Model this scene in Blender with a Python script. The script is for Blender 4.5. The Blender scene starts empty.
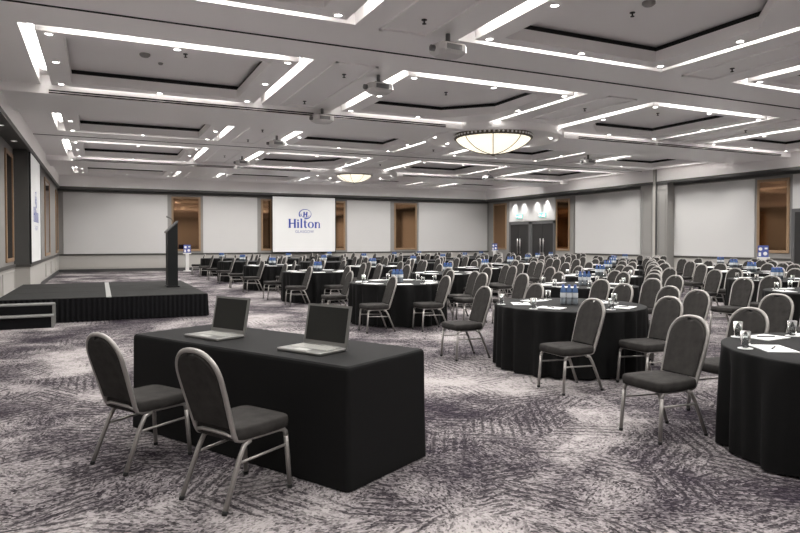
import bpy, math, random
from math import sin, cos, pi, radians
from mathutils import Vector
S = bpy.context.scene
COL = S.collection
random.seed(7)
# ------------------------------------------------------------------ camera, world, exposure
cam = bpy.data.objects.new('camera', bpy.data.cameras.new('camera'))
COL.objects.link(cam); S.camera = cam
cam.location = (0, 0, 1.5)
cam.rotation_euler = (radians(90 - 1.18), 0, radians(-25.154))
cam.data.sensor_width = 36; cam.data.lens = 639.0 / 800 * 36
cam.data.shift_y = -12.67 / 800
cam.data.clip_start = .05; cam.data.clip_end = 200
W = bpy.data.worlds.new('world'); S.world = W; W.use_nodes = True
W.node_tree.nodes['Background'].inputs[0].default_value = (.75, .74, .73, 1)
W.node_tree.nodes['Background'].inputs[1].default_value = .3
S.view_settings.view_transform = 'Standard'; S.view_settings.look = 'None'
S.view_settings.gamma = 1; S.view_settings.use_curve_mapping = False
S.view_settings.exposure = 1.3
S.cycles.use_denoising = True; S.cycles.denoising_prefilter = 'ACCURATE'
S.cycles.max_bounces = 8; S.cycles.diffuse_bounces = 6; S.cycles.glossy_bounces = 3
S.cycles.transmission_bounces = 6; S.cycles.caustics_reflective = False; S.cycles.caustics_refractive = False
S.cycles.use_light_tree = True
S.cycles.sample_clamp_indirect = 6
LED = 6.5        # cove strips
SPOT = 46.0       # downlights, watt each
BOWL = .43       # chandelier bowls
WASH = 42.0      # soffit lamps
# ------------------------------------------------------------------ materials
def mat(name, col, rough=.6, metal=0.0, emit=0.0, ecol=None, spec=.5, noise=None, bump=None, trans=0, alpha=1):
    m = bpy.data.materials.new(name); m.use_nodes = True
    nt = m.node_tree; b = nt.nodes['Principled BSDF']
    c = (*col, 1)
    b.inputs['Base Color'].default_value = c
    b.inputs['Roughness'].default_value = rough
    b.inputs['Metallic'].default_value = metal
    b.inputs['Specular IOR Level'].default_value = spec
    b.inputs['Transmission Weight'].default_value = trans
    b.inputs['Alpha'].default_value = alpha
    if emit:
        b.inputs['Emission Color'].default_value = (*(ecol or col), 1)
        b.inputs['Emission Strength'].default_value = emit
    if noise:
        sc, amt = noise
        tc = nt.nodes.new('ShaderNodeTexCoord'); n = nt.nodes.new('ShaderNodeTexNoise')
        n.inputs['Scale'].default_value = sc; n.inputs['Detail'].default_value = 5
        nt.links.new(tc.outputs['Object'], n.inputs['Vector'])
        mx = nt.nodes.new('ShaderNodeMix'); mx.data_type = 'RGBA'
        mx.inputs[6].default_value = tuple(v * (1 - amt) for v in col) + (1,)
        mx.inputs[7].default_value = tuple(min(1, v * (1 + amt)) for v in col) + (1,)
        nt.links.new(n.outputs['Fac'], mx.inputs[0])
        nt.links.new(mx.outputs[2], b.inputs['Base Color'])
    if bump:
        sc, st = bump
        tc = nt.nodes.new('ShaderNodeTexCoord'); n = nt.nodes.new('ShaderNodeTexNoise')
        n.inputs['Scale'].default_value = sc; n.inputs['Detail'].default_value = 3
        nt.links.new(tc.outputs['Object'], n.inputs['Vector'])
        bp = nt.nodes.new('ShaderNodeBump'); bp.inputs['Strength'].default_value = st; bp.inputs['Distance'].default_value = .01
        nt.links.new(n.outputs['Fac'], bp.inputs['Height'])
        nt.links.new(bp.outputs[0], b.inputs['Normal'])
    return m
M = {}
M['ceil'] = mat('ceiling_paint', (.95, .935, .93), .38, spec=.9)
M['gap'] = mat('shadow_gap_black', (.01, .01, .01), .8)
M['led'] = mat('led_strip', (1, 1, 1), emit=LED, ecol=(1, .97, .93))
M['ledd'] = mat('led_strip_dimmed', (1, 1, 1), emit=2.2, ecol=(1, .97, .93))
M['dl'] = mat('downlight_lens', (1, 1, 1), emit=9, ecol=(1, .97, .92))
M['washl'] = mat('washer_lens', (1, 1, 1), emit=.8, ecol=(1, .97, .92))
M['trim'] = mat('white_trim', (.9, .88, .87), .5)
M['panel'] = mat('wall_panel_offwhite', (.64, .635, .625), .75, noise=(.6, .02))
M['grey'] = mat('pilaster_grey', (.30, .292, .277), .6)
M['greyd'] = mat('cornice_grey', (.09, .09, .087), .6)
M['dado'] = mat('wainscot_grey', (.48, .465, .435), .6)
M['rail'] = mat('dado_rail_dark', (.07, .066, .06), .5)
M['skirtb'] = mat('baseboard_dark', (.06, .06, .06), .6)
M['wood'] = mat('mirror_frame_wood', (.33, .215, .125), .45, noise=(9, .15))
M['mirror'] = mat('bronze_mirror', (.33, .20, .115), .05, metal=1)
M['door'] = mat('door_dark', (.02, .019, .0185), .5)
M['doorf'] = mat('door_frame_grey', (.11, .11, .11), .5)
M['steel'] = mat('brushed_steel', (.62, .61, .6), .3, metal=1)
M['alu'] = mat('chair_frame_silver', (.36, .342, .325), .42, metal=.55)
M['fabric'] = mat('chair_fabric_charcoal', (.036, .0335, .0315), .9, spec=.2, noise=(16, .6), bump=(300, .25))
M['rubber'] = mat('rubber_black', (.012, .012, .012), .7)
M['cloth'] = mat('tablecloth_black', (.0042, .0042, .0043), .75, spec=.22, bump=(260, .05))
M['stagec'] = mat('stage_carpet', (.034, .034, .033), .95, spec=.1, noise=(6, .2))
M['skirt'] = mat('stage_skirt_black', (.008, .008, .009), .9, spec=.15)
M['tape'] = mat('stage_joint_strip', (.3, .3, .29), .6)
M['stept'] = mat('step_edge_grey', (.22, .22, .21), .5)
M['lect'] = mat('lectern_charcoal', (.008, .009, .0095), .6, spec=.25)
M['screenw'] = mat('screen_white', (.66, .66, .65), .7, emit=.07, ecol=(1, 1, .98))  # slight glow of screen and logo materials stands in for projector light
M['blackm'] = mat('black_plastic', (.012, .012, .012), .45)
M['logo'] = mat('logo_blue', (.02, .05, .30), .6, emit=.05, ecol=(.04, .10, .62))
M['logog'] = mat('logo_pale_blue', (.14, .15, .34), .6, emit=.05, ecol=(.25, .27, .6))
M['paper'] = mat('paper_white', (.85, .85, .84), .6)
M['lap'] = mat('laptop_silver', (.22, .217, .207), .4, metal=.5)
M['keys'] = mat('laptop_keys_pale', (.45, .45, .42), .5)
M['lscreen'] = mat('laptop_display_dark', (.022, .022, .02), .6, spec=.15)
M['proj'] = mat('projector_white', (.62, .61, .6), .45)
M['projg'] = mat('projector_grey', (.17, .17, .17), .5)
M['bowl'] = mat('chandelier_glass', (.95, .9, .8), .4, emit=BOWL, ecol=(1, .92, .74))
M['bronze'] = mat('chandelier_metal', (.16, .14, .11), .45, metal=.7)
M['water'] = mat('bottle_clear_blue', (.62, .74, .86), .12, trans=.75)
M['waterf'] = mat('bottle_pale_blue', (.07, .13, .27), .2)
M['cap'] = mat('bottle_cap_blue', (.02, .07, .30), .4)
M['blabel'] = mat('bottle_label_white', (.62, .65, .68), .5)
M['glass'] = mat('drinking_glass', (.95, .96, .96), .02, trans=1)
def thin(name, tint, gloss):
    m = bpy.data.materials.new(name); m.use_nodes = True; nt = m.node_tree; N = nt.nodes
    N.remove(N['Principled BSDF']); t = N.new('ShaderNodeBsdfTransparent'); t.inputs[0].default_value = (*tint, 1)
    g = N.new('ShaderNodeBsdfGlossy'); g.inputs['Roughness'].default_value = .08
    lw = N.new('ShaderNodeLayerWeight'); lw.inputs[0].default_value = gloss
    x = N.new('ShaderNodeMixShader'); nt.links.new(lw.outputs['Fresnel'], x.inputs[0]); nt.links.new(t.outputs[0], x.inputs[1]); nt.links.new(g.outputs[0], x.inputs[2])
    nt.links.new(x.outputs[0], N['Material Output'].inputs[0]); return m
M['glass'] = thin('drinking_glass', (.9, .91, .91), .35)
M['water'] = mat('bottle_clear_blue', (.30, .34, .38), .15, trans=.3)
M['exit'] = mat('exit_sign_green', (.12, .5, .44), .5, emit=.18, ecol=(.30, .80, .74))
M['exitw'] = mat('exit_sign_white', (.8, .8, .8), .5, emit=.9, ecol=(.9, 1, .97))
M['signb'] = mat('sign_blue', (.07, .10, .34), .5)
M['stand'] = mat('sign_stand_white', (.75, .74, .72), .5)
# carpet: speckle, darker purple areas of the pattern, patches of directional strokes
def carpet():
    m = bpy.data.materials.new('carpet_grey_purple'); m.use_nodes = True
    nt = m.node_tree; N = nt.nodes; Lk = nt.links.new; b = N['Principled BSDF']
    b.inputs['Roughness'].default_value = .95; b.inputs['Specular IOR Level'].default_value = .1
    tc = N.new('ShaderNodeTexCoord')
    def noise(sc, det=4, rough=.6, vec=None, dist=0):
        n = N.new('ShaderNodeTexNoise'); n.inputs['Scale'].default_value = sc
        n.inputs['Detail'].default_value = det; n.inputs['Roughness'].default_value = rough
        n.inputs['Distortion'].default_value = dist
        Lk(vec or tc.outputs['Object'], n.inputs['Vector']); return n
    def math_(op, a, b_=None, c=None):
        n = N.new('ShaderNodeMath'); n.operation = op
        for i, v in enumerate((a, b_, c)):
            if v is None: continue
            if isinstance(v, (int, float)): n.inputs[i].default_value = v
            else: Lk(v, n.inputs[i])
        return n.outputs[0]
    def ramp(v, a, b_):
        n = N.new('ShaderNodeMapRange'); n.inputs[1].default_value = a; n.inputs[2].default_value = b_
        Lk(v, n.inputs[0]); return n.outputs[0]
    def mix(f, a, b_):
        n = N.new('ShaderNodeMix'); n.data_type = 'RGBA'
        Lk(f, n.inputs[0])
        for i, v in ((6, a), (7, b_)):
            if isinstance(v, tuple): n.inputs[i].default_value = (*v, 1)
            else: Lk(v, n.inputs[i])
        return n.outputs[2]
    vo = N.new('ShaderNodeTexVoronoi'); vo.inputs['Scale'].default_value = 2.6
    wob = noise(1.1, 2); ad = N.new('ShaderNodeMixRGB'); ad.blend_type = 'ADD'; ad.inputs[0].default_value = .35
    Lk(tc.outputs['Object'], ad.inputs[1]); Lk(wob.outputs['Color'], ad.inputs[2]); Lk(ad.outputs[0], vo.inputs['Vector'])
    sep = N.new('ShaderNodeSeparateColor'); Lk(vo.outputs['Color'], sep.inputs[0])
    ang = math_('MULTIPLY', math_('FLOOR', math_('MULTIPLY', sep.outputs[0], 6)), pi / 6)
    xyz = N.new('ShaderNodeSeparateXYZ'); Lk(tc.outputs['Object'], xyz.inputs[0])
    dot = math_('ADD', math_('MULTIPLY', xyz.outputs[0], math_('COSINE', ang)), math_('MULTIPLY', xyz.outputs[1], math_('SINE', ang)))
    per = math_('SUBTRACT', math_('MULTIPLY', xyz.outputs[1], math_('COSINE', ang)), math_('MULTIPLY', xyz.outputs[0], math_('SINE', ang)))
    dn = noise(5, 3); dot = math_('ADD', dot, math_('MULTIPLY', dn.outputs['Fac'], .05))
    def comb(su, sv):
        n = N.new('ShaderNodeCombineXYZ'); Lk(math_('MULTIPLY', per, su), n.inputs[0]); Lk(math_('MULTIPLY', dot, sv), n.inputs[1]); return n.outputs[0]
    streak = noise(1, 3, .65, comb(10, 58)).outputs['Fac']
    def tuft(vec):
        n = N.new('ShaderNodeTexVoronoi'); n.inputs['Scale'].default_value = 1; Lk(vec, n.inputs['Vector'])
        q = N.new('ShaderNodeSeparateColor'); Lk(n.outputs['Color'], q.inputs[0]); return q.outputs[0]
    speck = tuft(comb(52, 84)); blot = noise(30, 4, .8).outputs['Fac']
    big = noise(.62, 4, .6, dist=.5).outputs['Fac']; med = noise(2.4, 7, .78).outputs['Fac']
    tone = math_('ADD', math_('ADD', math_('MULTIPLY', streak, .34), math_('MULTIPLY', speck, .30)), math_('MULTIPLY', blot, .36))
    patch_tone = math_('ADD', math_('MULTIPLY', math_('SUBTRACT', big, .5), 1.0), math_('MULTIPLY', math_('SUBTRACT', med, .5), .55))
    t = ramp(math_('SUBTRACT', tone, math_('MULTIPLY', patch_tone, .85)), .37, .63)
    brk = noise(30, 3, .7).outputs['Fac']
    st = ramp(math_('ADD', math_('SINE', math_('MULTIPLY', dot, 2 * pi / .075)), math_('MULTIPLY', math_('SUBTRACT', brk, .5), 3.5)), .2, 1.0)
    stm = math_('MULTIPLY', st, ramp(math_('ADD', math_('ADD', math_('MULTIPLY', med, .5), math_('MULTIPLY', big, .5)), math_('MULTIPLY', sep.outputs[1], .2)), .52, .60))
    dark = mix(ramp(patch_tone, -.05, .16), (.034, .030, .031), (.016, .011, .019))
    lite = mix(ramp(patch_tone, -.16, .2), (.40, .37, .366), (.165, .142, .162))
    c = mix(t, dark, lite)
    c = mix(math_('MULTIPLY', stm, .85), c, (.024, .020, .024))
    Lk(c, b.inputs['Base Color'])
    return m
M['carpet'] = carpet()
# ------------------------------------------------------------------ mesh helpers
class MB:
    def __init__(s): s.v = []; s.f = []; s.m = []; s.mats = []; s.sm = []
    def mi(s, k):
        if k not in s.mats: s.mats.append(k)
        return s.mats.index(k)
    def add(s, vs, fs, k, smooth=False):
        o = len(s.v); s.v += [tuple(v) for v in vs]; i = s.mi(k)
        for f in fs: s.f.append(tuple(o + q for q in f)); s.m.append(i); s.sm.append(smooth)
    def quad(s, a, b, c, d, k): s.add([a, b, c, d], [(0, 1, 2, 3)], k)
    def box(s, x0, x1, y0, y1, z0, z1, k):
        s.add([(x0, y0, z0), (x1, y0, z0), (x1, y1, z0), (x0, y1, z0), (x0, y0, z1), (x1, y0, z1), (x1, y1, z1), (x0, y1, z1)],
              [(0, 3, 2, 1), (4, 5, 6, 7), (0, 1, 5, 4), (1, 2, 6, 5), (2, 3, 7, 6), (3, 0, 4, 7)], k)
    def bbox(s, x0, x1, y0, y1, z0, z1, k, b=.004):
        """box with chamfered edges"""
        vs = []; 
        def ring(x0, x1, y0, y1, z, c):
            return [(x0 + c, y0, z), (x1 - c, y0, z), (x1, y0 + c, z), (x1, y1 - c, z), (x1 - c, y1, z), (x0 + c, y1, z), (x0, y1 - c, z), (x0, y0 + c, z)]
        rs = [ring(x0 + b, x1 - b, y0 + b, y1 - b, z0, b * .6), ring(x0, x1, y0, y1, z0 + b, b), ring(x0, x1, y0, y1, z1 - b, b), ring(x0 + b, x1 - b, y0 + b, y1 - b, z1, b * .6)]
        s.loft(rs, k, caps=True)
    def loft(s, rings, k, caps=False, smooth=False, closed=True):
        n = len(rings[0]); vs = [p for r in rings for p in r]; fs = []
        for i in range(len(rings) - 1):
            for j in range(n if closed else n - 1):
                a = i * n + j; b = i * n + (j + 1) % n
                fs.append((a, b, b + n, a + n))
        if caps: fs.append(tuple(range(n - 1, -1, -1))); fs.append(tuple((len(rings) - 1) * n + q for q in range(n)))
        s.add(vs, fs, k, smooth)
    def tube(s, path, r, k, n=8, caps=True):
        P = [Vector(p) for p in path]; rings = []
        t = (P[1] - P[0]).normalized()
        u = t.orthogonal().normalized()
        for i, p in enumerate(P):
            if i == 0: d = P[1] - P[0]
            elif i == len(P) - 1: d = P[-1] - P[-2]
            else: d = (P[i + 1] - P[i]).normalized() + (P[i] - P[i - 1]).normalized()
            d.normalize()
            u = (u - d * u.dot(d)).normalized(); w = d.cross(u)
            rings.append([tuple(p + (u * cos(2 * pi * j / n) + w * sin(2 * pi * j / n)) * r) for j in range(n)])
        s.loft(rings, k, caps=caps, smooth=True)
    def lathe(s, prof, k, c=(0, 0, 0), n=24, caps=False):
        rings = [[(c[0] + r * cos(2 * pi * j / n), c[1] + r * sin(2 * pi * j / n), c[2] + z) for j in range(n)] for r, z in prof]
        s.loft(rings, k, smooth=True, caps=caps)
    def disc(s, c, r, k, n=24, up=False):
        vs = [(c[0] + r * cos(2 * pi * j / n), c[1] + r * sin(2 * pi * j / n), c[2]) for j in range(n)]
        s.add(vs, [tuple(range(n)) if up else tuple(range(n - 1, -1, -1))], k)
    def mesh(s, name):
        me = bpy.data.meshes.new(name); me.from_pydata(s.v, [], s.f)
        for k in s.mats: me.materials.append(M[k])
        me.polygons.foreach_set('material_index', s.m)
        me.polygons.foreach_set('use_smooth', s.sm); me.update()
        return me
    def obj(s, name, parent=None, kind=None):
        o = bpy.data.objects.new(name, s.mesh(name)); COL.objects.link(o)
        if parent: o.parent = parent
        if kind: o['kind'] = kind
        return o
def tag(o, label, cat, group=None):
    o['label'] = label; o['category'] = cat
    if group: o['group'] = group
    return o
def thing(name, label, cat, loc=(0, 0, 0), rz=0, group=None):
    o = bpy.data.objects.new(name, None); COL.objects.link(o)
    o.location = loc; o.rotation_euler = (0, 0, rz); o.empty_display_size = .1
    return tag(o, label, cat, group)
def dup(root, loc, rz, label, group=None):
    r = root.copy(); COL.objects.link(r); r.location = loc; r.rotation_euler = (0, 0, rz); r['label'] = label
    if group: r['group'] = group
    for ch in list(root.children):
        c = ch.copy(); COL.objects.link(c); c.parent = r
        for g in list(ch.children):
            d = g.copy(); COL.objects.link(d); d.parent = c
    return r
ORD = ['first', 'second', 'third', 'fourth', 'fifth', 'sixth', 'seventh', 'eighth']
def struct(mb, name): return mb.obj(name, kind='structure')
# ------------------------------------------------------------------ room shell
XL, XR, YB, YF = -2.1, 22.1, 34.0, -3.6
ZC, ZB, ZS = 4.55, 4.375, 3.97      # ceiling, bulkhead underside, soffit
FXL, FXR, FYB, FYF = -1.7, 21.62, 33.55, -3.1
m = MB(); m.quad((-2.6, -4, 0), (22.6, -4, 0), (22.6, 34.5, 0), (-2.6, 34.5, 0), 'carpet'); struct(m, 'floor')
XB = [(-1.02, 3.29), (4.95, 9.2), (11.05, 15.3), (17.1, 21.35)]
YBY = [(-1.1, 2.7), (4.8, 8.5), (10.4, 14.3), (16.4, 20.1), (21.8, 25.9), (28.0, 32.2)]
BULK = [(2.7, 4.8), (14.3, 16.4), (25.9, 28.0)]
CH = [(10.13, 15.35), (10.38, 26.95), (10.13, 3.75)]
RING = 1.95
m = MB()
xs = sorted({FXL, FXR} | {v for b in XB for v in b}); ys = sorted({FYF, FYB} | {v for b in YBY for v in b})
for i in range(len(xs) - 1):
    for j in range(len(ys) - 1):
        x0, x1, y0, y1 = xs[i], xs[i + 1], ys[j], ys[j + 1]
        if (x0, x1) in XB and (y0, y1) in YBY: continue
        z = ZB if (y0, y1) in BULK else ZC
        if (y0, y1) in BULK: continue
        m.quad((x0, y0, z), (x0, y1, z), (x1, y1, z), (x1, y0, z), 'ceil')
RH = 1.9
for bi_, (y0, y1) in enumerate(BULK):
    cx, cy = CH[(2, 0, 1)[bi_]]
    m.quad((FXL, y0, ZB), (FXL, y1, ZB), (cx - 2.1, y1, ZB), (cx - 2.1, y0, ZB), 'ceil')
    m.quad((cx + 2.1, y0, ZB), (cx + 2.1, y1, ZB), (FXR, y1, ZB), (FXR, y0, ZB), 'ceil')
    for sg in (-1, 1):
        for k in range(24):
            ya, yb = y0 + (y1 - y0) * k / 24, y0 + (y1 - y0) * (k + 1) / 24
            xa, xb = [cx + sg * math.sqrt(RH * RH - (q - cy) ** 2) for q in (ya, yb)]
            m.quad((cx + sg * 2.1, ya, ZB), (cx + sg * 2.1, yb, ZB), (xb, yb, ZB), (xa, ya, ZB), 'ceil')
    hw = math.sqrt(RH * RH - 1.05 ** 2)
    for y in (y0, y1):
        for p, q in ((FXL, cx - hw), (cx + hw, FXR)): m.quad((p, y, ZB), (q, y, ZB), (q, y, 4.75), (p, y, 4.75), 'ceil')
SL, ZT, ZSH, ZR = .2, 4.74, 4.53, 4.80
def rect(x0, x1, y0, y1, z, cham=()):
    c = .95; out = []
    for n_, (x, y, dx, dy) in enumerate(((x0, y0, 1, 1), (x1, y0, -1, 1), (x1, y1, -1, -1), (x0, y1, 1, -1))):
        if n_ in cham:
            a = (x + dx * c, y, z); b = (x, y + dy * c, z)
            out += [b, a] if n_ in (0, 2) else [a, b]
        else: out += [(x, y, z), (x, y, z)]
    return out
def bay_bulk(y0, y1): return y1 in (2.7, 14.3, 25.9), y0 in (4.8, 16.4, 28.0)
for bx_ in XB:
    for by_ in YBY:
        x0, x1 = bx_; y0, y1 = by_
        far_b, near_b = bay_bulk(y0, y1)
        fs = .10 if far_b else SL
        zo = ZSH if far_b else ZC
        o_ = rect(x0, x1, y0, y1, ZC); ot = rect(x0, x1, y0, y1 - (.002 if far_b else 0), ZT)
        it = rect(x0 + SL, x1 - SL, y0 + SL, y1 - fs, ZT); ib = rect(x0 + SL, x1 - SL, y0 + SL, y1 - fs, ZSH)
        cham = []
        for cx, cy in CH:
            for n_, (x, y) in enumerate(((x0, y0), (x1, y0), (x1, y1), (x0, y1))):
                if math.hypot(x - cx, y - cy) < 1.9: cham.append(n_)
        a = (x0 + .56, x1 - .62, y0 + .42, y1 - (.42 if far_b else .46))
        zg = ZR - .085
        hb = rect(*a, ZSH, cham); ht = rect(*a, zg, cham)
        e = .04; a2 = (a[0] - e, a[1] + e, a[2] - e, a[3] + e)
        g0 = rect(*a2, zg, cham); g1 = rect(*a2, ZR, cham)
        m.loft([o_, ot, it, ib, hb, ht], 'ceil')
        m.loft([ht, g0, g1], 'gap')
        m.add(g1, [tuple(range(7, -1, -1))], 'ceil')
# moulded panels on the beams between coffers
def frame(m, x0, x1, y0, y1, z, k, w=.045, h=.03):
    m.box(x0, x1, y0, y0 + w, z - h, z + .002, k); m.box(x0, x1, y1 - w, y1, z - h, z + .002, k)
    m.box(x0, x0 + w, y0, y1, z - h, z + .002, k); m.box(x1 - w, x1, y0, y1, z - h, z + .002, k)
for xa, xb in ((3.66, 4.44), (9.72, 10.5), (15.8, 16.58)):
    for y0, y1 in YBY:
        if xa == 9.72 and y0 > 0:
            if y1 in (2.7, 14.3, 25.9): y1 -= 1.3
            else: y0 += 1.3
        frame(m, xa, xb, y0 - .05, y1 - .25 if y1 in (14.3, 25.9) else y1, ZC, 'ceil')
# circular mouldings round the chandeliers
for cx, cy in CH:
    m.lathe([(RING, .19), (RING, .0), (1.91, -.025), (1.84, -.025), (1.80, .0), (1.78, .05), (1.60, .065), (1.55, .11), (1.50, .13), (1.3, .15), (.05, .152)], 'ceil', (cx, cy, ZB - .012), 64)
# fascia and soffit all round
m.quad((FXL, FYB, ZC), (FXR, FYB, ZC), (FXR, FYB, ZS), (FXL, FYB, ZS), 'ceil')
m.quad((FXR, FYF, ZC), (FXR, FYB, ZC), (FXR, FYB, ZS), (FXR, FYF, ZS), 'ceil')
m.quad((FXL, FYF, ZC), (FXL, FYB, ZC), (FXL, FYB, ZS), (FXL, FYF, ZS), 'ceil')
m.quad((FXL, FYF, ZC), (FXR, FYF, ZC), (FXR, FYF, ZS), (FXL, FYF, ZS), 'ceil')
struct(m, 'ceiling')
m = MB()
for y in (9.5, 21.0): m.box(FXL, FXR, y - .018, y + .018, ZC - .012, ZC + .01, 'gap')
struct(m, 'trim_1')
# soffit: dark grey underside with a stepped cornice edge
m = MB()
def soff(x0, x1, y0, y1): m.quad((x0, y0, ZS), (x0, y1, ZS), (x1, y1, ZS), (x1, y0, ZS), 'greyd')
soff(XL - .1, XR + .1, FYB, YB + .1); soff(FXR, XR + .1, FYF, FYB); soff(XL - .1, FXL, FYF, FYB); soff(XL - .1, XR + .1, YF - .1, FYF)
for (x0, x1, y0, y1) in ((FXL, FXR, FYB - .03, FYB + .05), (FXR - .03, FXR + .05, FYF, FYB), (FXL - .05, FXL + .03, FYF, FYB)):
    m.box(x0, x1, y0, y1, ZS - .05, ZS + .06, 'greyd')
m.box(XL, XR, YB - .1, YB + .02, ZS - .12, ZS, 'greyd'); m.box(XR - .1, XR + .02, YF, YB, ZS - .12, ZS, 'greyd')
struct(m, 'trim_2')

def wallseg(m, ax, c, s, a0, a1, z0, z1, k, d=.0):
    """panel on wall plane; ax 'x' plane x=c or 'y' plane y=c; s = direction into room; d = thickness"""
    lo, hi = (c, c + s * d) if s > 0 else (c + s * d, c)
    if ax == 'y': m.box(a0, a1, lo, hi, z0, z1, k)
    else: m.box(lo, hi, a0, a1, z0, z1, k)
DZ = .82
def wall(name, ax, c, s, a0, a1, panels, rng=None):
    """grey wall with off-white fabric panels, dado rail, panelled wainscot and baseboard"""
    m = MB()
    wallseg(m, ax, c - s * .15, s, a0, a1, 0, 4.8, 'grey', .15)
    for p0, p1 in panels: wallseg(m, ax, c, s, p0, p1, DZ + .05, 3.80, 'panel', .03)
    wallseg(m, ax, c, s, a0, a1, .12, DZ - .03, 'dado', .02)
    n = max(1, int((a1 - a0) / 2.4)); w = (a1 - a0) / n
    for i in range(n):
        q0, q1 = a0 + i * w + .15, a0 + (i + 1) * w - .15
        for (b0, b1, z0, z1) in ((q0, q1, .2, .225), (q0, q1, .68, .705), (q0, q0 + .025, .2, .7), (q1 - .025, q1, .2, .7)):
            wallseg(m, ax, c, s, b0, b1, z0, z1, 'dado', .035)
    struct(m, name)
    m = MB(); wallseg(m, ax, c, s, a0, a1, DZ - .03, DZ + .045, 'rail', .05)
    return m
base = MB()
r1 = wall('wall_back', 'y', YB, -1, -1.85, XR, [(-1.55, 3.08), (4.8, 7.58), (9.35, 11.0), (12.66, 15.33), (17.18, 22.0)])
r2 = wall('wall_right', 'x', XR, -1, YF, 26.0, [(21.5, 25.86), (15.95, 19.9), (6.0, 11.6), (-2, 4.5)])
m = MB(); wallseg(m, 'x', XR + .15, -1, 25.95, YB, 0, 4.8, 'grey', .15); struct(m, 'wall_right_entry')
m = MB(); wallseg(m, 'x', XR, -1, 27.46, 31.68, 2.62, 3.83, 'panel', .035); struct(m, 'trim_3')
r3 = wall('wall_left', 'x', XL, 1, YF, 20.0, [(6.5, 11.0), (0, 4.6)])
r4 = wall('wall_left_far', 'x', -1.78, 1, 23.3, YB, [])
r5 = wall('wall_front', 'y', YF, 1, -2.2, XR, [(-2, 3.2), (7.0, 13.3), (16.6, 22)])
for i, r in enumerate((r1, r2, r3, r4, r5)): struct(r, 'trim_%d' % (4 + i))
m = MB(); m.box(-1.8, XR, YB - .035, YB, 0, .14, 'skirtb'); struct(m, 'baseboard_back')
m = MB(); m.box(XR - .035, XR, YF, 26.0, 0, .14, 'skirtb'); struct(m, 'baseboard_right')
m = MB(); m.box(XL, XL + .035, YF, 20, 0, .14, 'skirtb'); m.box(-1.78, -1.745, 23.3, YB, 0, .14, 'skirtb'); struct(m, 'baseboard_left')
# wood doors on the wall behind the camera (they show in the mirrors)
for i, x in enumerate((3.3, 5.4, 13.4, 15.0)):
    m = MB(); m.box(x, x + 1.5, YF, YF + .06, 0, 2.7, 'wood'); m.box(x + .7, x + .76, YF + .06, YF + .1, .9, 1.4, 'blackm')
    struct(m, 'door_%d' % (4 + i))
# projecting pier that carries the left screen
m = MB(); m.box(-2.1, -1.745, 20.0, 23.35, DZ, ZS, 'greyd'); m.box(-2.1, -1.72, 19.97, 23.37, 0, DZ - .03, 'dado')
m.box(-2.1, -1.7, 19.94, 23.4, DZ - .03, DZ + .045, 'rail'); m.box(-2.1, -1.69, 19.95, 23.38, 0, .14, 'skirtb'); struct(m, 'wall_left_pier')
# pilaster at the right wall with centre track
m = MB()
m.box(21.66, XR, 19.62, 21.08, 0, ZS + .02, 'grey')
for q0, q1 in ((19.7, 20.1), (20.46, 20.98)):
    for (b0, b1, z0, z1) in ((q0, q1, .95, .98), (q0, q1, 3.66, 3.69), (q0, q0 + .03, .95, 3.69), (q1 - .03, q1, .95, 3.69)): m.box(21.64, 21.68, b0, b1, z0, z1, 'grey')
m.box(21.58, 21.7, 20.2, 20.33, 0, ZC, 'dado'); m.box(21.6, 21.7, 20.165, 20.2, 0, ZC, 'greyd'); struct(m, 'wall_right_pilaster')
# doors in the right wall
def double_door(name, y0, y1, zt):
    m = MB(); x = XR
    m.box(x - .06, x + .02, y0, y0 + .14, 0, zt, 'doorf'); m.box(x - .06, x + .02, y1 - .14, y1, 0, zt, 'doorf'); m.box(x - .06, x + .02, y0, y1, zt - .14, zt, 'doorf')
    d = struct(m, name); ym = (y0 + y1) / 2
    for a, b, hs in ((y0 + .14, ym, -1), (ym, y1 - .14, 1)):
        l = MB(); l.bbox(x - .035, x + .01, a + .006, b - .006, .01, zt - .145, 'door', .006); lo = l.obj('door_leaf', d); lo['kind'] = 'structure'
        h = MB(); yy = ym + hs * .13
        h.tube([(x - .1, yy, .75), (x - .1, yy, 1.62)], .022, 'steel', 8)
        for z in (.85, 1.5): h.tube([(x - .1, yy, z), (x - .03, yy, z)], .012, 'steel', 6)
        h.obj('door_handle', lo)
double_door('door_1', 29.62, 31.68, 2.58); double_door('door_2', 27.46, 29.58, 2.58)
m = MB(); m.box(XR - .1, XR, 12.2, 14.5, 0, 2.62, 'doorf'); d3 = struct(m, 'door_3')
m = MB(); m.bbox(XR - .13, XR - .1, 12.35, 14.36, .01, 2.5, 'door', .006); o = m.obj('door_leaf', d3)
m = MB(); m.box(XR - .04, XR, 12.0, 14.5, 2.62, 3.83, 'panel'); struct(m, 'trim_9')
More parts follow.
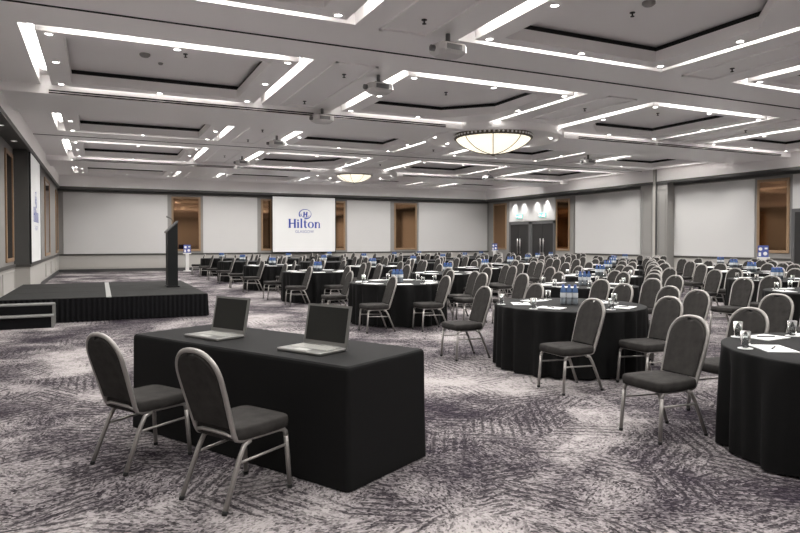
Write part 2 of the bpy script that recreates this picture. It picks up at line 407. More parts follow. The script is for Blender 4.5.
# ------------------------------------------------------------------ mirrors
def mirror(ax, c, s, a0, a1, z0, z1, label):
    mid = (a0 + a1) / 2
    t = thing('wall_mirror', label, 'mirror', (c, mid, z0) if ax == 'x' else (mid, c, z0), 0, 'bronze wall mirrors')
    f = MB(); g = MB(); h = (a1 - a0) / 2; H = z1 - z0; w = .1
    def bx(mb, p0, p1, q0, q1, d0, d1, k):
        lo, hi = sorted((s * d0, s * d1))
        if ax == 'x': mb.bbox(lo, hi, p0, p1, q0, q1, k, .008)
        else: mb.bbox(p0, p1, lo, hi, q0, q1, k, .008)
    bx(f, -h, -h + w, 0, H, 0, .04, 'wood'); bx(f, h - w, h, 0, H, 0, .04, 'wood'); bx(f, -h + w, h - w, 0, w, 0, .04, 'wood'); bx(f, -h + w, h - w, H - w, H, 0, .04, 'wood')
    bx(g, -h + w - .004, h - w + .004, w - .004, H - w + .004, .005, .022, 'mirror')
    f.obj('mirror_frame', t); g.obj('mirror_glass', t)
mirror('y', YB, -1, 3.27, 4.68, .97, 3.72, 'wood framed bronze mirror on the back wall behind the lectern')
mirror('y', YB, -1, 7.78, 9.2, .97, 3.72, 'bronze mirror peeking out at the stage-facing edge of the hanging screen')
mirror('y', YB, -1, 11.12, 12.55, .97, 3.72, 'bronze mirror peeking out at the door-side edge of the hanging screen')
mirror('y', YB, -1, 15.58, 17.06, .97, 3.72, 'wood framed bronze mirror midway along the back wall between two white panels')
mirror('x', XR, -1, 32.0, 33.4, .97, 3.76, 'narrow bronze mirror in the far corner beside the double doors')
mirror('x', XR, -1, 26.3, 27.4, .97, 3.7, 'bronze mirror between the double doors and a white panel')
mirror('x', XR, -1, 14.62, 15.85, 1.05, 3.74, 'tall bronze mirror above a blue and white sign stand')
mirror('x', XL, 1, 18.3, 19.75, .95, 3.78, 'tall bronze mirror on the left wall before the screen pier')
mirror('x', -1.78, 1, 26.0, 28.3, .95, 3.78, 'bronze mirror on the left wall just past the screen')
mirror('x', -1.78, 1, 32.2, 33.7, .95, 3.78, 'bronze mirror on the left wall in the far corner')
# ------------------------------------------------------------------ projection screens with logo
def poly_ring(cx, cy, ax, ay, bx, by, ox=0, oy=0, a0=0, a1=2 * pi, n=40):
    o = [(cx + ax * cos(a0 + (a1 - a0) * i / n), cy + ay * sin(a0 + (a1 - a0) * i / n)) for i in range(n + 1)]
    i_ = [(cx + ox + bx * cos(a0 + (a1 - a0) * i / n), cy + oy + by * sin(a0 + (a1 - a0) * i / n)) for i in range(n + 1)]
    return [(o[i], o[i + 1], i_[i + 1], i_[i]) for i in range(n)]
def R4(x0, x1, y0, y1, sl=0): return [((x0, y0), (x1, y0), (x1 + sl, y1), (x0 + sl, y1))]
def lettering():
    q = []; x = 0
    q += R4(.06, .27, 0, 1) + R4(.65, .86, 0, 1) + R4(.24, .68, .46, .57)
    for a in (.0, .61):
        for y in (0, .95): q += R4(a, a + .31, y, y + .05)
    x = .98
    q += R4(x + .05, x + .24, 0, .68) + R4(x, x + .28, 0, .045) + R4(x, x + .1, .63, .68) + poly_ring(x + .14, .86, .1, .1, 0, 0, n=12)
    x = 1.36
    q += R4(x + .05, x + .24, 0, 1.06) + R4(x, x + .28, 0, .045) + R4(x, x + .1, 1.01, 1.06)
    x = 1.74
    q += R4(x + .09, x + .28, .12, .86) + R4(x, x + .44, .62, .68) + poly_ring(x + .3, .2, .2, .21, .05, .12, .04, 0, pi, 1.75 * pi, 12)
    x = 2.27
    q += poly_ring(x + .34, .34, .36, .36, .17, .29)
    x = 3.04
    q += R4(x + .05, x + .24, 0, .68) + R4(x, x + .28, 0, .045) + R4(x, x + .1, .63, .68)
    q += poly_ring(x + .38, .44, .26, .26, .11, .19, 0, 0, 0, pi, 16) + R4(x + .49, x + .64, 0, .45) + R4(x + .42, x + .71, 0, .045)
    return q
def emblem():
    q = poly_ring(0, 0, 1, .78, .88, .64, .05, .05, -.55 * pi, 1.2 * pi)
    q += poly_ring(.02, .02, .72, .55, .62, .46, .02, -.03, .95 * pi, 1.9 * pi)
    q += R4(-.3, -.08, -.4, .36, .06) + R4(.12, .34, -.4, .36, .06) + R4(-.1, .2, -.08, .08)
    return q
def screen(name, w, h, label, at, rz, hang):
    t = thing(name, label, 'screen', at, rz)   # local: face looks to -y, x across, z up
    f = MB(); b = .045
    f.box(-w / 2 - b, w / 2 + b, .0, .05, -b, 0, 'blackm'); f.box(-w / 2 - b, w / 2 + b, .0, .05, h, h + b, 'blackm')
    f.box(-w / 2 - b, -w / 2, 0, .05, 0, h, 'blackm'); f.box(w / 2, w / 2 + b, 0, .05, 0, h, 'blackm')
    if hang: f.box(-w / 2 - .06, w / 2 + .06, -.02, .09, h + b, 3.975 - .90, 'blackm')
    f.obj('screen_border', t)
    s = MB(); s.box(-w / 2, w / 2, .012, .04, 0, h, 'screenw'); s.obj('screen_surface', t)
    def flat(q, name, cx, cz, sc, k):
        g = MB()
        for a in q:
            g.add([(cx + p[0] * sc, .008, cz + p[1] * sc) for p in a], [(0, 1, 2, 3)], k)
        g.obj(name, t)
    k = w / 3.53
    flat(lettering(), 'logo_lettering', -.91 * k, 1.30 * k, .485 * k, 'logo')
    flat(emblem(), 'logo_emblem', .03 * k, 2.05 * k, .36 * k, 'logo')
    c = bpy.data.curves.new('logo_place_name', 'FONT'); c.body = 'GLASGOW'; c.size = .215 * k; c.align_x = 'CENTER'; c.materials.append(M['logog'])
    o0 = bpy.data.objects.new('logo_place_name', c); COL.objects.link(o0); me = bpy.data.meshes.new_from_object(o0); bpy.data.objects.remove(o0); o = bpy.data.objects.new('logo_place_name', me); COL.objects.link(o); o.parent = t; o.location = (0, .007, 1.03 * k); o.rotation_euler = (pi / 2, 0, 0)
screen('projection_screen', 3.5, 2.95, 'large white projection screen with blue logo hanging at the back wall', (10.067, 33.62, .90), 0, True)
screen('wall_screen', 3.1, 3.02, 'white screen with blue logo on the pier of the left wall', (-1.69, 21.68, .9), radians(90), False)
# ------------------------------------------------------------------ exit signs above doors
for y, lb in ((30.65, 'green exit sign above the double doors nearer the corner'), (28.5, 'green exit sign above the double doors nearer the mirror')):
    t = thing('exit_sign', lb, 'sign', (XR - .05, y, 2.78), 0, 'exit signs')
    m = MB(); m.bbox(-.03, .02, -.30, .30, 0, .24, 'exit', .01); m.obj('sign_panel', t)
    m = MB(); q = []
    for a in R4(-.3, -.14, .13, .17) + [((-.33, .15), (-.24, .08), (-.24, .22), (-.33, .15))] + R4(.14, .3, .05, .25) + R4(-.03, .03, .1, .19) + [((-.03, .1), (.01, .1), (-.05, .03), (-.09, .03))] + [((.0, .1), (.04, .1), (.09, .04), (.05, .04))] + poly_ring(.02, .225, .025, .025, 0, 0, n=8):
        m.add([(-.0315, -p[0] * .8, p[1] * .8) for p in a], [(0, 1, 2, 3)], 'exitw')
    m.obj('sign_pictogram', t)
# ------------------------------------------------------------------ ceiling fittings
def spot(parent, loc, power, size=168, blend=.75, col=(1, .975, .945), rot=(0, 0, 0), rad=.05):
    l = bpy.data.lights.new('lamp', 'SPOT') if (power, size) not in SPOTS else SPOTS[(power, size)]
    SPOTS[(power, size)] = l
    l.energy = power; l.spot_size = radians(size); l.spot_blend = blend; l.color = col; l.shadow_soft_size = rad
    o = bpy.data.objects.new('lamp', l); COL.objects.link(o); o.location = loc; o.rotation_euler = rot; o.parent = parent
    return o
SPOTS = {}
m = MB(); m.lathe([(.075, .0), (.072, -.012), (.055, -.012), (.05, 0)], 'trim', n=16); DLT = m.mesh('downlight_trim')
m = MB(); m.disc((0, 0, -.004), .052, 'dl', 16); DLL = m.mesh('downlight_lens')
m = MB(); m.disc((0, 0, -.004), .052, 'washl', 16); DLW = m.mesh('downlight_lens')
COLN = ['stage-side', 'second', 'third', 'wall-side']
POSN = ['near stage corner', 'near middle', 'near wall corner', 'stage edge middle', 'wall edge middle', 'far stage corner', 'far middle', 'far wall corner']
def bump_(me): return me
for bi, (x0, x1) in enumerate(XB):
    for bj, (y0, y1) in enumerate(YBY):
        m = MB(); a, b = .07, .13; z = ZT - .004; e_ = .5; far_b, near_b = bay_bulk(y0, y1)
        for (p0, p1, q0, q1) in ((x0 + e_, x1 - e_, y0 + a, y0 + b), (x0 + e_, x1 - e_, y1 - b, y1 - a), (x0 + a, x0 + b, y0 + e_, y1 - e_), (x1 - b, x1 - a, y0 + e_, y1 - e_)):
            if far_b and q1 > y1 - .2 and p1 - p0 > 1: q0, q1 = y1 - .075, y1 - .03
            m.box(p0, p1, q0, q1, z - .01, z, 'ledd' if p1 - p0 > 1 and ((q1 > y1 - .2 and bj != 1) or bj > 2) else 'led')
        tag(m.obj('cove_light'), 'white cove light strip around the %s coffer of the %s row from the camera' % (COLN[bi], ORD[bj]), 'cove light', 'cove lights round the coffers')
        if bj == 0 and bi > 1: continue
        xm, ym = (x0 + x1) / 2, (y0 + y1) / 2; d = .37; dn = .31; df = .27 if far_b else .33
        pts = [(x0 + d, y0 + dn), (xm, y0 + dn), (x1 - d, y0 + dn), (x0 + d, ym), (x1 - d, ym), (x0 + d, y1 - df), (xm, y1 - df), (x1 - d, y1 - df)]
        for pi_, (x, y) in enumerate(pts):
            if any(math.hypot(x - cx, y - cy) < RING + .1 for cx, cy in CH): continue
            t = thing('downlight', 'recessed downlight, %s of the %s coffer, %s coffer row' % (POSN[pi_], COLN[bi], ORD[bj]), 'downlight', (x, y, ZSH - .001), 0, 'downlights in the coffers')
            for nm, me in (('downlight_trim', DLT), ('downlight_lens', DLL)):
                o = bpy.data.objects.new(nm, me); COL.objects.link(o); o.parent = t
            spot(t, (0, 0, -.03), SPOT, 110 if (bi == 3 and x > xm + 1) or (bi == 0 and x < xm - 1) else 125 if far_b and pi_ > 4 else 168)
# ring downlights + chandeliers
for ci, (cx, cy) in enumerate(CH):
    if ci < 2:
        for k in range(8):
            a = k * pi / 4 + pi / 8; r = 1.66
            t = thing('downlight', 'recessed downlight in the ring of the %s chandelier, %s clockwise' % (('large', 'distant')[ci], ORD[k]), 'downlight', (cx + r * cos(a), cy + r * sin(a), ZB + .044), 0, 'downlights round the chandeliers')
            for nm, me in (('downlight_trim', DLT), ('downlight_lens', DLL)):
                o = bpy.data.objects.new(nm, me); COL.objects.link(o); o.parent = t
            spot(t, (0, 0, -.03), SPOT * .6)
    if ci == 2: continue
    t = thing('chandelier', ['large glass bowl chandelier with bronze rim over the middle of the hall', 'distant glass bowl chandelier near the back wall', 'bowl chandelier behind the camera'][ci], 'chandelier', (cx, cy, 3.955 if ci != 1 else 4.104), 0, 'bowl chandeliers')
    if ci == 1: t.scale = (.74, .74, .74)
    m = MB(); RB = 1.08
    PRB = [(.03, .0), (.22, .015), (.45, .06), (.68, .14), (.88, .25), (1.0, .35), (RB - .02, .44)]
    m.lathe(PRB, 'bowl', n=64); m.obj('glass_bowl', t)
    m = MB(); m.lathe([(RB - .05, .42), (RB, .41), (RB + .025, .43), (RB + .025, .53), (RB - .0, .55), (RB - .08, .55)], 'bronze', n=64)
    m.obj('rim', t)
    m = MB()
    for k in range(56):
        a = 2 * pi * k / 56; x, y = (RB + .03) * cos(a), (RB + .03) * sin(a)
        m.lathe([(.001, -.03), (.028, -.02), (.038, 0), (.028, .02), (.001, .03)], 'trim', (x, y, .48), 6)
    m.obj('rim_beading', t)
    for k in range(8):
        m = MB(); a = k * pi / 4 + .2
        m.tube([(r * cos(a), r * sin(a), z - .006) for r, z in PRB], .012, 'bronze', 6); m.obj('rib', t)
    m = MB(); m.lathe([(.001, -.05), (.05, -.04), (.07, -.01), (.05, .01)], 'bronze', n=16); m.obj('finial', t)
    m = MB(); m.tube([(0, 0, .3), (0, 0, .558)], .03, 'bronze', 8); m.obj('stem', t)
# downlights in the soffit
def NTH(n): return (ORD + ['ninth', 'tenth', 'eleventh', 'twelfth', 'thirteenth', 'fourteenth', 'fifteenth', 'sixteenth', 'seventeenth'])[n - 1]
n_ = 0
pts = [(x, FYB + .22, 'back') for x in (-.5, 1.1, 2.4, 5.4, 6.9, 9, 11.2, 13.3, 14.7, 18, 19.6, 21)] + [(FXR + .24, y, 'right') for y in (31.1, 30.2, 29.0, 28.1, 25.2, 23.4, 22.2, 19.0, 17.6, 16.4, 15.2, 13.6, 11, 8.5, 6, 3.5)] + [(FXL - .2, y, 'left') for y in (8, 11, 14, 16, 18.4)] + [(FXL - .02, y, 'left') for y in ()]
cnt_ = {}
for x, y, w in pts:
    cnt_[w] = n_ = cnt_.get(w, 0) + 1
    t = thing('soffit_downlight', 'small soffit downlight along the %s wall, %s from its far left end' % (w, NTH(n_)), 'downlight', (x, y, ZS - .002), 0, 'soffit lights on the %s wall' % w)
    for nm, me in (('downlight_trim', DLT), ('downlight_lens', DLW)):
        o = bpy.data.objects.new(nm, me); COL.objects.link(o); o.parent = t
    if w == 'right' and 27.5 < y < 31.6: spot(t, (0, 0, -.03), WASH, 76)
# linear vents on the bulkhead
for (x0, x1, by) in ((-.88, 4.5, 0), (4.75, 8.0, 0), (12.3, 21.1, 0), (-.88, 8.0, 1), (12.3, 21.1, 1)):
    y = (14.3, 25.9)[by]
    t = thing('air_vent', 'white slot air vent on the %s ceiling beam, %s' % (('nearer', 'farther')[by], 'stage end' if x0 < 0 else 'beside the chandelier' if x0 < 5 else 'wall end'), 'vent', (x0, y, ZB), 0, 'slot air vents')
    m = MB(); m.box(-.04, x1 - x0 + .04, -.008, .0, .0, .10, 'trim'); m.obj('vent_frame', t)
    for yy in (.012, .055):
        m = MB(); m.box(0, x1 - x0, -.012, -.004, yy, yy + .026, 'gap'); m.obj('vent_slot', t)
# projectors
def projector(x, y, zb, label, sc=1.0, rz=0):
    t = thing('ceiling_projector', label, 'projector', (x, y, zb), rz, 'ceiling projectors')
    m = MB(); a, b = .24 * sc, .19 * sc
    def ring(z, c, s): return [(-a * s + c, -b * s, z), (a * s - c, -b * s, z), (a * s, -b * s + c, z), (a * s, b * s - c, z), (a * s - c, b * s, z), (-a * s + c, b * s, z), (-a * s, b * s - c, z), (-a * s, -b * s + c, z)]
    m.loft([ring(0, .09 * sc, .8), ring(.05 * sc, .06 * sc, 1), ring(.14 * sc, .06 * sc, 1), ring(.16 * sc, .06 * sc, .94)], 'proj', caps=True); m.obj('body', t)
    m = MB(); m.box(-.14 * sc, .12 * sc, -b - .004, -b + .02, .055 * sc, .135 * sc, 'projg'); m.obj('vent_grille', t)
    m = MB(); m.tube([(-a + .02, .0, .09 * sc), (-a - .06 * sc, .0, .09 * sc)], .045 * sc, 'projg', 14); m.obj('lens', t)
    m = MB(); m.box(-.1 * sc, .1 * sc, -.08 * sc, .08 * sc, .16 * sc, .2 * sc, 'projg'); m.tube([(0, 0, .2 * sc), (0, 0, ZC - zb if not 14.3 < y < 16.4 else ZB - zb)], .035, 'projg', 10); m.obj('ceiling_mount', t)
PJ = ['nearest', 'second', 'third', 'fourth', 'fifth']
for i, (x, y) in enumerate(((4.68, 8.3), (4.68, 10.9), (4.68, 14.2), (4.68, 18.4), (4.68, 23.4))):
    projector(x, y, 4.22, 'grey ceiling projector, %s in the line beside the second coffer column' % PJ[i], 1.0, radians(4))
projector(15.75, 17.8, 4.2, 'small white ceiling projector hanging beyond the large chandelier'); projector(15.6, 24.0, 4.2, 'white ceiling projector hanging far off above the double doors')
# sprinklers, detectors
m = MB(); m.lathe([(.04, 0), (.04, -.01), (.012, -.012), (.012, -.05), (.03, -.055), (.03, -.062), (.001, -.064)], 'blackm', n=12); SPK = m.mesh('sprinkler')
for i, (x, y, z) in enumerate([(4.08, 7.9, ZC), (4.08, 11.1, ZC), (4.08, 13.6, ZC), (1.4, 11.9, ZR), (1.3, 18.0, ZR), (10.16, 7.8, ZC), (10.16, 11.6, ZC), (16.2, 8, ZC), (16.2, 12, ZC), (7.0, 7.0, ZR), (13.1, 12.2, ZR), (4.08, 17.6, ZC), (4.08, 19.5, ZC), (16.2, 18.5, ZC), (10.16, 19, ZC), (13, 18.5, ZR), (7, 12.5, ZR), (4.08, 23.5, ZC), (10.16, 23.5, ZC)]):
    o = bpy.data.objects.new('sprinkler', SPK); COL.objects.link(o); o.location = (x, y, z)
    tag(o, 'small dark sprinkler %s, %s' % ('in a coffer' if z == ZR else ['on the first beam', 'on the middle beam', 'on the wall-side beam'][0 if x < 5 else 1 if x < 11 else 2], ORD[sum(1 for q in [7.9, 11.1, 13.6, 17.6, 19.5, 23.5] if q < y - .2)] if z == ZC else ['over the stage side', 'over the middle', 'over the wall side'][0 if x < 5 else 1 if x < 9 else 2] + (', farther one' if y > 15 or (x == 7 and y > 10) else ', nearer one')), 'sprinkler', 'ceiling sprinklers')
m = MB(); m.lathe([(.09, 0), (.09, -.03), (.06, -.055), (.001, -.058)], 'grey', n=16); SMK = m.mesh('smoke_detector')
for x, y, lb in ((.75, 12.2, 'round grey smoke detector in the stage-side coffer'), (1.05, 12.7, 'smaller round detector beside the smoke detector over the stage side'), (6.9, 6.6, 'round smoke detector in the near second coffer')):
    o = bpy.data.objects.new('smoke_detector', SMK); COL.objects.link(o); o.location = (x, y, ZR); tag(o, lb, 'smoke detector')
    if 'smaller' in lb: o.scale = (.5, .5, .6)
# ------------------------------------------------------------------ stage, steps, lectern
SX0, SX1, SY0, SY1, SZ = -1.68, 1.93, 13.15, 17.7, .45
t = thing('stage', 'low dark carpeted stage with black pleated skirt by the left wall', 'stage', (0, SY0, 0))
for (a, b) in ((SX0, .1), (.19, SX1)):
    for k in range(3):
        y0 = k * (SY1 - SY0) / 3; y1 = (k + 1) * (SY1 - SY0) / 3
        m = MB(); m.bbox(a, b, y0 + .006, y1 - .006, SZ - .1, SZ, 'stagec', .008); m.obj('deck_panel', t)
m = MB(); m.box(.1, .19, 0, SY1 - SY0, SZ - .1, SZ + .002, 'tape'); m.obj('joint_strip', t)
def pleat(name, p0, p1, nrm):
    m = MB(); L = math.dist(p0, p1); n = int(L / .012); r0 = []; r1 = []
    for i in range(n + 1):
        u = i / n; w = .014 + .014 * sin(u * L / .085 * 2 * pi + 1.3 * sin(u * 9)); x = p0[0] + (p1[0] - p0[0]) * u; y = p0[1] + (p1[1] - p0[1]) * u
        r0.append((x + nrm[0] * w * .5, y + nrm[1] * w * .5, SZ - .012)); r1.append((x + nrm[0] * w * 1.3, y + nrm[1] * w * 1.3, .012))
    m.loft([r0, r1], 'skirt', smooth=True, closed=False); m.obj(name, t)
pleat('skirt', (SX0, 0), (SX1, 0), (0, -1)); pleat('skirt', (SX1, 0), (SX1, SY1 - SY0), (1, 0))
m = MB()
for x in (SX0 + .1, 0.1, SX1 - .12):
    for y in (.1, 2.2, 4.4): m.box(x - .03, x + .03, y - .03, y + .03, 0, SZ - .1, 'blackm')
m.obj('support_frame', t)
t = thing('stage_steps', 'two grey edged black steps in front of the stage', 'steps', (-1.2, 12.78, 0))
m = MB(); m.bbox(-.46, .46, -.3, .0, .19, .215, 'stept', .004); m.obj('tread', t)
m = MB(); m.bbox(-.46, .46, .0, .31, .365, .39, 'stept', .004); m.obj('tread', t)
m = MB(); m.box(-.44, .44, -.26, -.24, .0, .19, 'skirt'); m.box(-.44, .44, .01, .03, .2, .365, 'skirt'); m.obj('riser', t)
m = MB()
for x in (-.45, .45): m.box(x - .018, x + .018, -.02, .016, 0, .39, 'stept'); m.box(x - .018, x + .018, -.3, -.26, 0, .19, 'stept'); m.box(x - .018, x + .018, .27, .31, 0, .37, 'stept')
m.obj('leg_frame', t)
t = thing('lectern', 'tall dark slant-topped lectern on the stage edge', 'lectern', (1.47, 15.22, SZ + .002))
m = MB(); P = [(-.09, .02), (.125, .02), (.125, 1.46), (-.09, 1.25)]
m.loft([[(x, 0, z) for x, z in P], [(x, .5, z) for x, z in P]], 'lect', caps=True); m.obj('body', t)
m = MB(); m.loft([[(x, -.01, z) for x, z in ((-.115, 1.225), (.14, 1.475), (.135, 1.505), (-.12, 1.255))], [(x, .51, z) for x, z in ((-.115, 1.225), (.14, 1.475), (.135, 1.505), (-.12, 1.255))]], 'doorf', caps=True); m.obj('top_panel', t)
m = MB(); m.bbox(-.12, .16, -.02, .52, 0, .03, 'lect', .006); m.obj('base', t)
m = MB(); m.tube([(.05, .2, 1.42), (.04, .2, 1.5), (-.0, .2, 1.55), (-.06, .2, 1.58)], .007, 'blackm', 6); m.tube([(-.06, .2, 1.58), (-.1, .2, 1.595)], .013, 'blackm', 8); m.obj('gooseneck_microphone', t)
# ------------------------------------------------------------------ sign stands
def sign(x, y, zs, label, rz, post=.08, w=.34):
    t = thing('sign_stand', label, 'sign', (x, y, 0), rz, 'white sign stands')   # face to -y
    m = MB(); m.bbox(-.17, .17, -.14, .14, 0, .03, 'stand', .008); m.obj('base', t)
    m = MB(); m.bbox(-post / 2, post / 2, -post / 2, post / 2, .03, zs, 'stand', .006); m.obj('post', t)
    m = MB(); m.bbox(-w / 2 - .02, w / 2 + .02, -.06, .06, zs - .06, zs, 'stand', .006); m.obj('ledge', t)
    m = MB(); m.bbox(-w / 2, w / 2, -.05, -.03, zs, zs + .4, 'signb', .004); b_ = m.obj('sign_board', t)
    m = MB()
    for q in poly_ring(-.08, .28, .06, .06, 0, 0, n=12) + poly_ring(.07, .12, .065, .065, 0, 0, n=12) + R4(-.14, -.06, .03, .16) + R4(.05, .14, .27, .33):
        m.add([(p[0], -.0515, zs + p[1]) for p in q], [(0, 1, 2, 3)], 'paper')
    m.obj('sign_print', b_)
sign(3.88, 32.9, .9, 'white sign stand with blue and white card beside the lectern', 0, .16)
sign(20.9, 14.75, .93, 'white sign stand with blue card under the tall right-wall mirror', radians(-70), .2)
sign(21.2, 31.9, .93, 'white sign stand with blue card by the double doors', radians(-60), .16)
# ------------------------------------------------------------------ chairs (local: faces -x)
def seat_mb(m):
    def out(s, z, n=28):
        r = []
        for i in range(n):
            a = 2 * pi * i / n; c, q = cos(a), sin(a); e = .26
            x = abs(c) ** e * (1 if c > 0 else -1); y = abs(q) ** e * (1 if q > 0 else -1)
            w = .207 if x < 0 else .207 - .02 * x
            r.append((-.025 + .21 * x * s, y * w * s, z))
        return r
    m.loft([out(.95, .376), out(1.0, .384), out(1.015, .415), out(1.0, .438), out(.975, .447), out(.94, .451), out(.6, .454), out(.2, .455)], 'fabric', caps=True, smooth=True)
def hoop_pt(u, off=0.0):
    """u in 0..1 along the half hoop from seat to crown; returns (x,y,z) of right side"""
    pass
def hoop_path(off=0.0, z0=.41, n=14):
    pts = []
    for z in (z0, .48, .56, .64, .73):
        w = .163 + .018 * min(1, (z - .40) / .27)
        pts.append((w - off, z))
    for i in range(1, n + 1):
        a = pi / 2 * i / n
        pts.append(((.181 - off) * cos(a) ** .84 if i < n else 0.0, .73 + (.165 - off) * sin(a) ** .92))
    return pts
def lean(z): return .178 + (z - .41) * .31
def back_frame_mb(m, nn=8):
    hp = hoop_path()
    r = [(lean(z), y, z) for y, z in hp]; l = [(x, -y, z) for x, y, z in r[:-1]][::-1]
    lo = [(.06, .172, .374), (.13, .166, .374), (.162, .164, .385)]
    path = lo + r + l + [(x, -y, z) for x, y, z in lo][::-1]
    m.tube(path, .0155, 'alu', nn)
    m.tube([(.176, .163, .40), (.188, .1, .415), (.19, 0, .417), (.188, -.1, .415), (.176, -.163, .40)], .011, 'alu', 6)
def backrest_mb(m, n=14):
    hp = hoop_path(.010, .45, n)
    hp = hp[:-1] + [(.035, hp[-1][1] - .002), (.03, hp[-1][1] - .016), (0, hp[-1][1] - .018)]
    ol = hp + [(-y, z) for y, z in hp[:-1]][::-1]
    def ring(s, d):
        cz = .65
        return [(lean(z) + d, y * s, cz + (z - cz) * s) for y, z in ol]
    m.loft([ring(.94, -.026), ring(.99, -.016), ring(1, 0), ring(.985, .012), ring(.93, .017)], 'fabric', caps=True, smooth=False)
def rails_mb(m, nn=8):
    for s in (1, -1):
        m.tube([(-.20, s * .186, .325), (-.197, s * .186, .350), (-.18, s * .184, .368), (-.15, s * .182, .374), (.10, s * .169, .374)], .0148, 'alu', nn)
    m.tube([(-.175, -.184, .368), (-.175, .184, .368)], .010, 'alu', 6); m.tube([(.1, -.180, .372), (.1, .180, .372)], .010, 'alu', 6)
def fleg_mb(m, s, nn=8):
    m.tube([(-.2, s * .186, .332), (-.212, s * .19, .2), (-.224, s * .195, .02)], .0145, 'alu', nn); m.tube([(-.224, s * .195, .022), (-.2245, s * .1952, .0)], .0155, 'rubber', nn)
def rleg_mb(m, s, nn=8):
    m.tube([(.07, s * .175, .362), (.115, s * .176, .345), (.152, s * .178, .28), (.262, s * .187, .02)], .0145, 'alu', nn); m.tube([(.262, s * .187, .022), (.269, s * .1875, .0)], .0155, 'rubber', nn)
def stretch_mb(m, s):
    m.tube([(-.207, s * .188, .27), (.16, s * .18, .255)], .0085, 'alu', 6)
def chair_parts():
    t = []
    for nm, fn in (('seat', seat_mb), ('backrest', backrest_mb), ('back_frame', back_frame_mb), ('seat_frame', rails_mb)):
        m = MB(); fn(m); t.append((nm, m.mesh(nm)))
    for s in (1, -1):
        for nm, fn in (('leg', fleg_mb), ('leg', rleg_mb), ('stretcher', stretch_mb)):
            m = MB(); fn(m, s); t.append((nm, m.mesh(nm)))
    return t
CP = chair_parts()
m = MB(); seat_mb(m); backrest_mb(m, 8); back_frame_mb(m, 6); rails_mb(m, 5)
for s in (1, -1): fleg_mb(m, s, 5); rleg_mb(m, s, 5); stretch_mb(m, s)
CSIMPLE = m.mesh('banquet_chair')
def chair(x, y, rz, label, group, parts=True):
    if parts:
        t = thing('banquet_chair', label, 'chair', (x, y, 0), rz, group)
        for nm, me in CP:
            o = bpy.data.objects.new(nm, me); COL.objects.link(o); o.parent = t
    else:
        t = bpy.data.objects.new('banquet_chair', CSIMPLE); COL.objects.link(t); t.location = (x, y, 0); t.rotation_euler = (0, 0, rz); tag(t, label, 'chair', group)
    return t
# desk chairs face +x-ish
chair(.74, 3.83, radians(180 + 30), 'dark grey chair at the black desk, in front of the nearer laptop', 'chairs at the black desk')
chair(.267, 4.706, radians(180 + 31), 'dark grey chair at the stage end of the black desk', 'chairs at the black desk')
# ------------------------------------------------------------------ front desk with laptops
t = thing('covered_desk', 'long rectangular desk under a fitted plain black cloth', 'table', (.775, 4.548, 0), math.atan2(-2.07, 1.12))
# local x along the length, +y towards audience
L, D = 2.29, .82
m = MB(); HX = L / 2
def rr(x0, x1, y0, y1, z, r, n=6):
    out = []
    for cx, cy, a0 in ((x1 - r, y1 - r, 0), (x0 + r, y1 - r, pi / 2), (x0 + r, y0 + r, pi), (x1 - r, y0 + r, 1.5 * pi)):
        for i in range(n + 1):
            a = a0 + pi / 2 * i / n; out.append((cx + r * cos(a), cy + r * sin(a), z))
    return out
m.loft([rr(-HX - .012, HX + .012, -.012, D + .012, .006, .035), rr(-HX - .004, HX + .004, -.004, D + .004, .4, .03), rr(-HX, HX, 0, D, .725, .025), rr(-HX + .004, HX - .004, .004, D - .004, .74, .025), rr(-HX + .015, HX - .015, .015, D - .015, .75, .02)], 'cloth', smooth=False)
m.add(rr(-HX + .015, HX - .015, .015, D - .015, .75, .02), [tuple(range(28))], 'cloth')
m.obj('black_cloth', t)
m = MB(); m.box(-HX + .03, HX - .03, .03, D - .03, .70, .735, 'blackm')
m.obj('table_top', t)
for x in (-HX + .12, HX - .12):
    for y in (.1, D - .1):
        m = MB(); m.tube([(x, y, 0), (x, y, .7)], .018, 'steel', 8); m.obj('leg', t)
def laptop(x, y, label):
    t = thing('laptop', label, 'laptop', (x, y, .7505), math.atan2(-2.07, 1.12), 'laptops on the desk')
    w, d = .405, .27
    m = MB(); m.bbox(-w / 2, w / 2, -d / 2, d / 2, 0, .022, 'lap', .006); b_ = m.obj('base', t)
    m = MB()
    for r in range(5):
        for c in range(13):
            kx = -.17 + c * .0265; ky = .09 - r * .026; m.box(kx, kx + .023, ky - .021, ky, .022, .0245, 'keys')
    m.obj('keyboard', b_)
    m = MB(); m.box(-.06, .06, -.115, -.055, .022, .0232, 'keys'); m.obj('touchpad', b_)
    m = MB(); H = .285; tl = radians(11)
    def pp(u, v, dd): return (u, d / 2 - .012 + sin(tl) * v + cos(tl) * dd, .02 + cos(tl) * v - sin(tl) * dd)
    def slab(m, u0, u1, v0, v1, d0, d1, k):
        m.add([pp(u, v, dd) for dd in (d0, d1) for u, v in ((u0, v0), (u1, v0), (u1, v1), (u0, v1))], [(0, 1, 2, 3), (7, 6, 5, 4), (0, 4, 5, 1), (1, 5, 6, 2), (2, 6, 7, 3), (3, 7, 4, 0)], k)
    slab(m, -w / 2, w / 2, 0, H, 0, .014, 'lap'); l_ = m.obj('lid', t)
    m = MB(); slab(m, -w / 2 + .018, w / 2 - .018, .03, H - .016, -.0015, .004, 'lscreen'); m.obj('display', l_)
    m = MB(); m.tube([(-.15, d / 2 - .012, .018), (.15, d / 2 - .012, .018)], .008, 'lap', 8); m.obj('hinge', t)
laptop(.800, 5.10, 'open silver laptop at the stage end of the black desk')
laptop(1.30, 4.185, 'open silver laptop at the middle of the black desk, nearer the camera')
